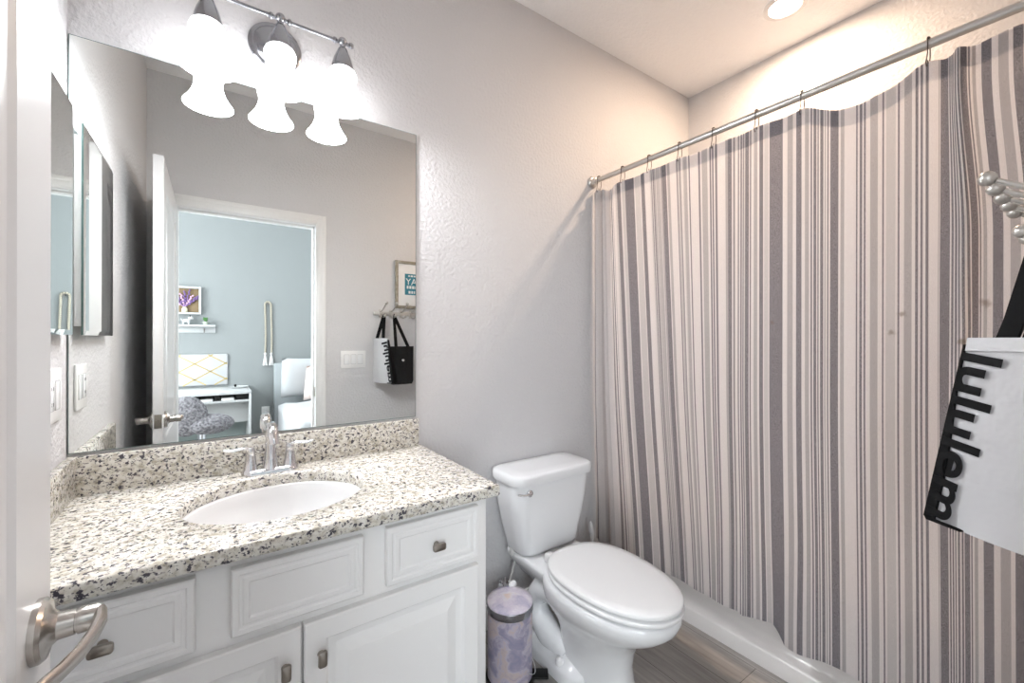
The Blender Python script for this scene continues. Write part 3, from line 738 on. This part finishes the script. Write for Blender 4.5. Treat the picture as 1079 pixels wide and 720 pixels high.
# trash can
KX, KY = .888, -.275
t = thing('trash_can', 'small lilac marbled step trash can beside the vanity', 'trash can', (KX, KY, 0))
MB().lathe([(.088, 0), (.089, .004), (.088, .018), (.083, .022)], (KX, KY, 0), 'Z', 40).build('base_ring', M['blackplastic'], t)
MB().lathe([(.082, .018), (.082, .262)], (KX, KY, 0), 'Z', 48).build('body', M['swirl'], t)
MB().lathe([(.0835, .256), (.0845, .258), (.0845, .280), (.083, .282)], (KX, KY, 0), 'Z', 48).build('rim_band', M['fixture'], t)
MB().lathe([(.083, .281), (.0840, .285), (.081, .291), (.06, .297), (.03, .300), (.004, .301)], (KX, KY, 0), 'Z', 48).build('lid', M['swirllid'], t, angle=50)
a = R(48)
MB().sphere((KX + .080 * math.cos(a), KY + .080 * math.sin(a), .296), .015, 16, (1.2, .8, 1.0)).build('lid_hinge', M['plastic'], t)
mb = MB(); pa = R(-35)
px_, py_ = math.cos(pa), math.sin(pa)
mb.box(-.02, .045, -.022, .022, -.005, .005, .003); o = None
T = Matrix.Translation((KX + .095 * px_, KY + .095 * py_, .016)) @ Matrix.Rotation(pa, 4, 'Z')
mb.v = [tuple(T @ Vector(p)) for p in mb.v]
mb.build('pedal', M['blackplastic'], t)
hpts = []
for k in range(13):
    q = R(-75 + 70 * k / 12); hpts.append((KX + (.0865 + .006 * math.sin(math.pi * k / 12)) * math.cos(q), KY + (.0865 + .006 * math.sin(math.pi * k / 12)) * math.sin(q), .060 - .028 * math.sin(math.pi * k / 12)))
MB().tube(hpts, .002, 8).build('wire_handle', M['chrome'], t)

# toilet brush in the corner
BXX, BYY = 1.487, -.105
t = thing('toilet_brush', 'white toilet brush standing in its holder behind the toilet', 'toilet brush', (BXX, BYY, 0))
MB().lathe([(.048, 0), (.050, .004), (.048, .02), (.040, .10), (.036, .135), (.034, .137), (.032, .13), (.032, .02)], (BXX, BYY, 0), 'Z', 32, cap1=True).build('holder', M['plastic'], t)
mb = MB(); mb.lathe([(.026, .03), (.027, .10), (.012, .125)], (BXX, BYY, 0), 'Z', 20); mb.build('brush_head', M['paper'], t)
MB().tube([(BXX, BYY, .11), (BXX, BYY, .20), (BXX, BYY, .26), (BXX - .004, BYY, .32), (BXX - .010, BYY, .355), (BXX - .013, BYY, .368)], [.006, .0065, .0085, .0125, .0085, .003], 14).build('handle', M['plastic'], t)

# ---------------------------------------------------------------- coat hooks on the doorway wall
HX0, HS = 1.0, .0775
t = thing('coat_hook_rack', 'pewter rail of ball tipped double coat hooks on the doorway wall', 'coat hooks', (1.22, YF, 1.43))
MB().box(.955, 1.36, YF + .001, YF + .013, 1.412, 1.440, .004).build('rail', M['pearl'], t)
for i in range(5):
    x = HX0 + HS * i
    mb = MB()
    mb.box(x - .010, x + .010, YF + .0125, YF + .017, 1.395, 1.455, .002)
    mb.tube([(x, YF + .016, 1.440), (x, YF + .035, 1.436), (x, YF + .070, 1.445), (x, YF + .110, 1.464), (x, YF + .148, 1.488)], .0045, 10)
    mb.sphere((x, YF + .158, 1.494), .0118, 16, (1, 1, 1))
    mb.tube([(x, YF + .016, 1.418), (x, YF + .040, 1.400), (x, YF + .070, 1.392), (x, YF + .100, 1.394), (x, YF + .118, 1.400)], .0042, 10)
    mb.sphere((x, YF + .123, 1.404), .0105, 14)
    mb.build('hook', M['pearl'], t)

# white tote with printed lettering: a panel frame (d along the face, z up, k thickness away from the face)
A0 = Vector((1.0, -1.410, 0)); dv = Vector((-.45, -.893, 0)).normalized(); kv = Vector((.893, -.45, 0)).normalized()
def tp(d, z, k=0.0): return tuple(A0 + dv * d + kv * k + Vector((0, 0, z)))
t = thing('white_tote_bag', 'white tote bag with black vertical lettering and black edge hanging from the hooks', 'bag', (.95, -1.47, 1.10))
def bagform(z):           # (d0, d1, thickness) at height z
    q = (1.24 - z) / .31
    return (-.060 * q, .135 + .004 * q, .010 + .020 * smooth(q, 0, .9))
mb = MB(); loops = []; NZ = 12
for r in range(NZ + 1):
    z = 1.24 - .31 * r / NZ; d0, d1, th = bagform(z)
    if r == NZ: d0 += .004; d1 -= .004; th -= .008
    L = []
    nd = 10
    for q in range(nd + 1):
        d = d0 + (d1 - d0) * q / nd; L.append(tp(d, z + .006 * math.sin(math.pi * q / nd) * (r == NZ) * -1, -.006 * math.sin(math.pi * q / nd) * math.sin(math.pi * r / NZ)))
    for q in range(nd + 1):
        d = d1 + (d0 - d1) * q / nd; L.append(tp(d, z, th))
    loops.append(L)
mb.loft(loops, False, True)
mb.build('body', M['bagwhite'], t, angle=60)
mb = MB(); loops = []
for r in range(NZ + 1):
    z = 1.232 - .302 * r / NZ; d0, d1, th = bagform(z); q = (1.24 - z) / .31
    wdt = .0015 + .014 * smooth(q, .05, .8)
    loops.append([tp(d0 + wdt, z, -.0045 - .002 * q), tp(d0 - .003, z, -.002), tp(d0 - .004, z, th + .002), tp(d0 + .004, z, th + .002), tp(d0 + .002, z, .002), tp(d0 + wdt, z, -.001)])
mb.loft(loops)
mb.build('edge_trim', M['black'], t, angle=60)
d0, d1, th = bagform(.93)
MB().loft([[tp(d0 + .002, .934, -.008), tp(d0 + .004, .926, -.006), tp(d0 + .004, .926, .004)], [tp(d0 + .055, .9325, -.009), tp(d0 + .055, .926, -.007), tp(d0 + .055, .926, .004)]]).build('bottom_piping', M['black'], t)
MB().loft([[tp(.001, 1.243, -.002), tp(.134, 1.243, -.002), tp(.134, 1.243, .014), tp(.001, 1.243, .014)], [tp(.0, 1.222, -.0045), tp(.135, 1.222, -.0045), tp(.135, 1.222, .016), tp(.0, 1.222, .016)]], True, False).build('top_hem', M['bagwhite'], t)
# lettering reads downwards: text x axis -> down, text y axis -> +d
ty_ = dv; tx_ = Vector((0, 0, -1)); tz_ = tx_.cross(ty_)
th_ang = math.atan2(.060, .31)
tx_ = (Vector((0, 0, -1)) * math.cos(th_ang) - dv * math.sin(th_ang)).normalized(); ty_ = (dv * math.cos(th_ang) + Vector((0, 0, -1)) * math.sin(th_ang)).normalized(); tz_ = tx_.cross(ty_)
org = Vector(tp(.001, 1.224, 0)) + tz_ * .0075
T = Matrix(((tx_.x, ty_.x, tz_.x, org.x), (tx_.y, ty_.y, tz_.y, org.y), (tx_.z, ty_.z, tz_.z, org.z), (0, 0, 0, 1)))
text_mesh('lettering', 'lululem', .072, M['ink'], t, T, .0004, 1.40, .0016)
def strap(mb, p0, p1, hook, wdt, nrm):
    p0, p1, hook = Vector(p0), Vector(p1), Vector(hook); side = Vector(nrm)
    L = []
    def ribbon(a, b, sag):
        out = []
        for k in range(9):
            q = k / 8; p = a.lerp(b, q); out.append(p)
        return out
    path = ribbon(p0, hook, 0) + ribbon(hook, p1, 0)[1:]
    loops = []
    for i, p in enumerate(path):
        tg = (path[min(i + 1, len(path) - 1)] - path[max(i - 1, 0)]).normalized()
        if i == 8: tg = (p1 - p0).normalized()
        wv_ = tg.cross(side).normalized() * wdt / 2; nn = side.normalized() * .0012
        loops.append([tuple(p + wv_ + nn), tuple(p - wv_ + nn), tuple(p - wv_ - nn), tuple(p + wv_ - nn)])
    mb.loft(loops)
HK = (HX0, YF + .092, 1.405)
for kk, off in ((.003, 0.0), (.007, .006)):
    mb = MB(); strap(mb, tp(.045, 1.236, kk), tp(.108, 1.236, kk), (HK[0] + off, HK[1] + off * 1.5, HK[2] + off), .024, tuple(kv)); mb.build('strap', M['black'], t)

# black bag in front of it (towards the mirror)
t = thing('black_tote_bag', 'small glossy black tote bag with round silver emblem hanging in front of white tote', 'bag', (1.07, -1.43, 1.05))
BX_0, BX_1 = 1.030, 1.200
mb = MB(); loops = []
for r in range(11):
    q = r / 10; z = 1.185 - .275 * q; th = .014 + .032 * smooth(q, 0, .8); x0 = BX_0 + .004 * q; x1 = BX_1 - .004 * q
    if r == 10: x0 += .010; x1 -= .010; th -= .008; z += .002
    L = [(x0 + (x1 - x0) * k / 8, -1.424 + .006 * math.sin(math.pi * k / 8) * q + .004 * math.sin(k * 2.1 + 3 * q), z) for k in range(9)]
    L += [(x1 + (x0 - x1) * k / 8, -1.424 - th, z) for k in range(9)]
    loops.append(L)
mb.loft(loops, False, True)
mb.build('body', M['blackgloss'], t, angle=60)
MB().lathe([(.0085, -1.420), (.0085, -1.4155), (.006, -1.4145)], (1.118, 0, 1.085), 'Y', 20).build('emblem', M['chrome'], t)
for kk in (-1.426, -1.436):
    mb = MB(); strap(mb, (BX_0 + .040, kk, 1.17), (BX_1 - .035, kk, 1.17), (HX0 + .0775 + .002, YF + .086, 1.405 + (kk + 1.436)), .020, (0.0, 1, .2)); mb.build('strap', M['black'], t)

# framed card above the hooks
t = thing('picture_frame', 'weathered wood frame with teal lettered card above the coat hooks', 'picture', (1.265, YF, 1.65))
FX0, FX1, FZ0, FZ1 = 1.115, 1.415, 1.469, 1.83
mb = MB()
for x0, x1, z0, z1 in ((FX0, FX0 + .022, FZ0, FZ1), (FX1 - .022, FX1, FZ0, FZ1), (FX0 + .022, FX1 - .022, FZ0, FZ0 + .022), (FX0 + .022, FX1 - .022, FZ1 - .022, FZ1)):
    mb.box(x0, x1, YF + .001, YF + .022, z0, z1, .002)
mb.build('frame', M['framewood'], t)
MB().box(FX0 + .02, FX1 - .02, YF + .002, YF + .012, FZ0 + .02, FZ1 - .02).build('mat_board', M['paper'], t)
card = MB().box(1.19, 1.34, YF + .012, YF + .0135, 1.575, 1.735).build('card', M['tealcard'], t)
def back_text(nm, body, size, z, x):
    T = Matrix(((-1, 0, 0, x), (0, 0, 1, YF + .0138), (0, 1, 0, z), (0, 0, 0, 1)))
    text_mesh(nm, body, size, M['paper'], card, T, .0003)
back_text('lettering', 'DAY', .070, 1.652, 1.338)
mb = MB()
for z, hgt, gaps in ((1.713, .012, (.012, .016, .010, .014, .020, .012)), (1.622, .022, (.018, .016, .014, .018, .016, .014)), (1.585, .020, (.010, .012, .020, .010, .014, .016))):
    x = 1.331
    for g in gaps:
        mb.box(x - g, x, YF + .0135, YF + .0140, z, z + hgt); x -= g + .006
mb.build('lettering', M['paper'], card)

# ---------------------------------------------------------------- bedroom seen in the mirror
# desk
t = thing('desk', 'white bedroom desk with an open shelf under the top', 'desk', (-.1, -3.38, 0))
D0, D1, DYF, DYB = -.55, .29, -3.10, -3.645
MB().box(D0, D1, DYB, DYF, .728, .754, .002).build('desk_top', M['whiteshelf'], t)
for x in (D0, D1 - .018): MB().box(x, x + .018, DYB, DYF, 0, .728, .001).build('side_panel', M['whiteshelf'], t)
MB().box(D0 + .018, D1 - .018, DYB, DYF - .005, .655, .673, .001).build('shelf', M['whiteshelf'], t)
MB().box(D0 + .018, D1 - .018, DYB + .002, DYB + .014, .02, .728).build('back_panel', M['greygreen'], t)
cab_ = MB().box(-.20, D1 - .018, DYB + .02, -3.30, .44, .655, .001).build('under_box', M['whiteshelf'], t)
# things on the desk shelf
def shelf_item(nm, lab, cat, x0, x1, h, m_):
    mb = MB(); mb.box(x0, x1, -3.36, -3.13, .673, .673 + h, .003)
    if h > .03: mb.box(x0 + .01, x1 - .01, -3.131, -3.1285, .68, .673 + h - .006, .001)
    tag(mb.build(nm, m_), lab, cat)
shelf_item('storage_tray', 'black tray on the desk shelf at its open end', 'tray', .17, .262, .050, M['blackplastic'])
shelf_item('notebook', 'flat white notebook on the desk shelf between black trays', 'notebook', .060, .155, .022, M['paper'])
shelf_item('pencil_box', 'black box on the middle of the desk shelf', 'box', .010, .050, .045, M['blackplastic'])
shelf_item('paper_stack', 'stack of white papers on the desk shelf behind the chair', 'papers', -.095, -.005, .020, M['paper'])
shelf_item('letter_tray', 'black letter tray on the desk shelf nearest the door edge', 'tray', -.190, -.105, .050, M['blackplastic'])
t = thing('trinket_tray', 'small white dish with a dark stopper on the desk top', 'dish', (.20, -3.42, .754))
MB().lathe([(.03, .754), (.06, .756), (.075, .771), (.072, .772), (.055, .760)], (.21, -3.42, 0), 'Z', 24).build('dish', M['whiteshelf'], t)
MB().lathe([(.008, .760), (.010, .776), (.012, .786), (.004, .792)], (.175, -3.42, 0), 'Z', 12).build('stopper', M['blackplastic'], t)

# padded memo board with gold ribbons
t = thing('memo_board', 'white padded memo board with crossing gold ribbons above the desk', 'memo board', (-.16, BY, .93))
W0, W1, Z0, Z1 = -.50, .118, .775, 1.084
MB().box(W0, W1, BY + .001, BY + .022, Z0, Z1, .008, 3).build('padded_panel', M['linen'], t)
mb = MB()
def rib(x0, z0, x1, z1):
    dx, dz = x1 - x0, z1 - z0; L_ = math.hypot(dx, dz); nx, nz = -dz / L_ * .005, dx / L_ * .005; y = BY + .0235
    mb.loft([[(x0 + nx, y, z0 + nz), (x0 - nx, y, z0 - nz), (x0 - nx, y - .002, z0 - nz), (x0 + nx, y - .002, z0 + nz)], [(x1 + nx, y, z1 + nz), (x1 - nx, y, z1 - nz), (x1 - nx, y - .002, z1 - nz), (x1 + nx, y - .002, z1 + nz)]])
sl = .62
for c_ in (-.55, -.30, -.05, .20, .45):
    for s_ in (1, -1):
        # line z = Z0 + s*sl*(x - xc)
        xs = []
        for x in (W0 + .004, W1 - .004):
            z = Z0 + .06 + s_ * sl * (x - c_ + .10); xs.append((x, z))
        (xa, za), (xb, zb_) = xs
        def clip(xa, za, xb, zb_):
            pts_ = []
            for k in range(401):
                q = k / 400; x = xa + (xb - xa) * q; z = za + (zb_ - za) * q
                if Z0 + .004 <= z <= Z1 - .004: pts_.append((x, z))
            return (pts_[0], pts_[-1]) if len(pts_) > 4 else None
        r_ = clip(xa, za, xb, zb_)
        if r_: rib(*r_[0], *r_[1])
mb.build('ribbons', M['gold'], t)

# wall shelf, what stands on it, shadow box, garland
t = thing('wall_shelf', 'small white wall shelf with hooks under the shadow box', 'shelf', (-.19, BY, 1.34))
MB().box(-.40, .016, BY + .001, BY + .11, 1.352, 1.372, .002).box(-.40, .016, BY + .001, BY + .016, 1.295, 1.352, .002).build('ledge', M['whiteshelf'], t)
for x in (-.33, -.075):
    MB().tube([(x, BY + .014, 1.335), (x, BY + .035, 1.325), (x, BY + .040, 1.31), (x, BY + .030, 1.298), (x, BY + .022, 1.305)], .004, 8).build('hook', M['darknickel'], t)
t = thing('dog_figurine', 'small white dog figurine standing on the wall shelf', 'figurine', (-.21, BY + .06, 1.372))
cx_ = -.215; cy_ = BY + .06
mb = MB(); mb.sphere((cx_, cy_, 1.408), .026, 14, (1.25, .75, .75)); mb.sphere((cx_ + .033, cy_, 1.436), .018, 12, (1.1, .9, .95)); mb.sphere((cx_ + .050, cy_ + .002, 1.431), .008, 8)
mb.tube([(cx_ + .018, cy_, 1.415), (cx_ + .032, cy_, 1.435)], .012, 8)
for dx in (-.022, .020):
    for dy in (-.010, .010): mb.tube([(cx_ + dx, cy_ + dy, 1.405), (cx_ + dx, cy_ + dy, 1.372)], [.009, .007], 8)
mb.tube([(cx_ - .030, cy_, 1.412), (cx_ - .042, cy_, 1.430)], [.005, .003], 6)
mb.build('body', M['whiteshelf'], t)
for dy in (-.010, .010): MB().sphere((cx_ + .030, cy_ + dy, 1.455), .007, 8, (.7, .6, 1.4)).build('ear', M['blackplastic'], t)
t = thing('potted_plant', 'tiny green succulent in a pale pot on the wall shelf', 'plant', (-.065, BY + .06, 1.372))
MB().lathe([(.018, 1.372), (.024, 1.404), (.022, 1.404), (.018, 1.398)], (-.065, BY + .06, 0), 'Z', 20).build('pot', M['pot'], t)
mb = MB()
for k in range(16):
    a = 2.4 * k; e_ = .9 - .05 * k; rr = .030 * (1 - .03 * k)
    b0 = Vector((-.065, BY + .06, 1.399)); tip = b0 + Vector((math.cos(a) * math.cos(e_ * .8) * rr, math.sin(a) * math.cos(e_ * .8) * rr, .012 + .038 * math.sin(.35 + .08 * k)))
    mb.tube([b0, b0.lerp(tip, .5) + Vector((0, 0, .004)), tip], [.004, .005, .001], 6)
mb.build('leaves', M['leaf'], t)
t = thing('shadow_box', 'white shadow box frame holding dried flowers in a jar', 'shadow box', (-.20, BY, 1.60))
S0, S1, SZ0, SZ1 = -.37, -.099, 1.473, 1.741
mb = MB()
for x0, x1, z0, z1 in ((S0, S0 + .018, SZ0, SZ1), (S1 - .018, S1, SZ0, SZ1), (S0 + .018, S1 - .018, SZ0, SZ0 + .018), (S0 + .018, S1 - .018, SZ1 - .018, SZ1)): mb.box(x0, x1, BY + .001, BY + .05, z0, z1, .002)
mb.build('frame', M['whiteshelf'], t)
MB().box(S0 + .015, S1 - .015, BY + .002, BY + .010, SZ0 + .015, SZ1 - .015).build('backing', M['corkback'], t)
jx = -.228
MB().lathe([(.018, 1.4915), (.024, 1.497), (.024, 1.525), (.016, 1.535), (.015, 1.542)], (jx, BY + .030, 0), 'Z', 16).build('jar', M['jar'], t)
for k in range(9):
    a = -1.0 + .25 * k; L_ = .13 + .02 * ((k * 7) % 3)
    mb = MB(); b0 = Vector((jx, BY + .03, 1.54)); tip = b0 + Vector((math.sin(a) * L_ * .95, 0, math.cos(a) * L_))
    tip.x = max(S0 + .03, min(S1 - .03, tip.x)); tip.z = min(tip.z, SZ1 - .03)
    mb.tube([b0, tip], .0025, 6)
    for j in range(7): mb.sphere(tuple(b0.lerp(tip, .35 + .65 * j / 6) + Vector((.006 * math.sin(j * 2.3 + k), .004 * math.cos(j * 1.7), 0))), .009, 6)
    mb.build('dried_flower', M['purple'] if k % 3 else M['pinkpetal'], t)
t = thing('bead_garland', 'pale wooden bead garland with tassels hanging on the bedroom wall', 'garland', (.475, BY, 1.3))
MB().lathe([(.006, BY), (.006, BY + .03)], (.475, 0, 1.605), 'Y', 10).build('peg', M['darknickel'], t)
mb = MB(); gl = []
for k in range(64):
    q = k / 63
    if q < .46: x, z = .475 - .028, 1.08 + (1.60 - 1.08) * q / .46
    elif q < .54: a = math.pi * (1 - (q - .46) / .08); x, z = .475 + .028 * math.cos(a), 1.60 + .028 * math.sin(a)
    else: x, z = .475 + .028, 1.60 - (1.60 - 1.08) * (q - .54) / .46
    gl.append((x + .004 * math.sin(q * 9), BY + .014, z)); mb.sphere(gl[-1], .0105, 8)
mb.build('beads', M['wooden'], t)
for x in (.447, .503):
    mb = MB()
    for k in range(10): mb.tube([(x, BY + .014, 1.075), (x + .012 * math.cos(k * .63), BY + .016 + .007 * math.sin(k * .63), 1.02), (x + .020 * math.cos(k * .63), BY + .018 + .010 * math.sin(k * .63), .955)], .0035, 6)
    mb.sphere((x, BY + .016, 1.078), .013, 10); mb.build('tassel', M['paper'], t)

# bed
t = thing('bed', 'white bed with a pale grey headboard seen through the doorway', 'bed', (1.15, -2.9, 0))
MB().box(.517, 1.75, -3.56, -3.46, 0, .981, .012).build('headboard', M['headboard'], t)
MB().box(.56, 1.70, -3.45, -2.10, .10, .34, .02).build('bed_base', M['headboard'], t)
MB().box(.55, 1.71, -3.45, -2.08, .34, .56, .05, 4).build('mattress', M['linen'], t)
for x in (.62, 1.64):
    for y in (-3.40, -2.16): MB().lathe([(.02, 0), (.025, .10)], (x, y, 0), 'Z', 12).build('leg', M['headboard'], t)
mb = MB(); rows = []
for i in range(25):
    y = -3.22 + 1.16 * i / 24; L = []
    for k in range(33):
        q = k / 32; d = q * 2.06 - .40
        if d < 0: x, z = .535 - .012 * math.sin(y * 19), .60 + d
        elif d > 1.26: x, z = 1.735, .60 - (d - 1.26)
        else: x, z = .535 + d * 1.2 / 1.26, .60
        z -= .022
        z += .05 * math.exp(-((y + 3.0) / .2) ** 2) * (0 < d < 1.26) + .010 * math.sin(9 * d + 5 * y) + .008 * math.sin(23 * y + 4 * d)
        L.append((x, y, z))
    rows.append(L)
for dz in (.03, .10, .20, .30):
    rows.append([(x, -2.045 + .006 * math.sin(x * 15), max(.10, z - dz)) for x, y, z in rows[24]])
mb.loft(rows, False, False, closed=False)
dv_ = mb.build('duvet', M['linen'], angle=80)
tag(dv_, 'rumpled white duvet spread over the bed', 'duvet')
def pillow(nm, lab, cx_, cy_, cz_, w_, h_, d_, m_, tilt, rz=0):
    mb = MB(); n_ = 14; T = Matrix.Translation((cx_, cy_, cz_)) @ Matrix.Rotation(rz, 4, 'Z') @ Matrix.Rotation(tilt, 4, 'X')
    for sgn in (1, -1):
        vs = []; fs = []
        for i in range(n_ + 1):
            for j in range(n_ + 1):
                u, v_ = i / n_ * 2 - 1, j / n_ * 2 - 1
                pin = 1 - .10 * (abs(u) ** 3 * abs(v_) ** .5 + 0) ; th = d_ / 2 * (max(0, 1 - u ** 4) * max(0, 1 - v_ ** 4)) ** .55
                vs.append(tuple(T @ Vector((u * w_ / 2 * (1 - .07 * (1 - abs(v_)) * 0 - .05 * v_ * v_ * (abs(u) < 1)), sgn * th, v_ * h_ / 2 * (1 - .05 * (1 - u * u))))))
        for i in range(n_):
            for j in range(n_): a = i * (n_ + 1) + j; fs.append([a, a + 1, a + n_ + 2, a + n_ + 1])
        mb.add(vs, fs)
    tag(mb.build(nm, m_, angle=80), lab, 'pillow')
pillow('pillow', 'plump white pillow leaning on the pale grey headboard', .81, -3.31, .84, .50, .42, .17, M['linen'], R(-14))
pillow('pillow', 'pale pink pillow beside the white pillow on the bed', .955, -3.09, .80, .44, .36, .13, M['pink'], R(-16), R(-8))

# plush chair at the desk
t = thing('desk_chair', 'low grey plush covered chair pulled up to the desk', 'chair', (-.12, -2.88, 0))
mb = MB(); mb.sphere((-.03, -2.86, .52), .5, 28, (.36, .30, .17)); mb.build('seat', M['plush'], t)
mb = MB(); mb.sphere((-.185, -2.84, .60), .5, 28, (.30, .20, .33)); mb.build('backrest', M['plush'], t)
mb = MB(); mb.lathe([(.03, .06), (.03, .46)], (-.08, -2.86, 0), 'Z', 16); mb.build('column', M['chrome'], t)
mb = MB()
for k in range(5):
    a = 2 * math.pi * k / 5; mb.tube([(-.08, -2.86, .075), (-.08 + .25 * math.cos(a), -2.86 + .25 * math.sin(a), .035)], [.02, .014], 10); mb.sphere((-.08 + .25 * math.cos(a), -2.86 + .25 * math.sin(a), .022), .022, 10)
mb.build('base', M['chrome'], t)
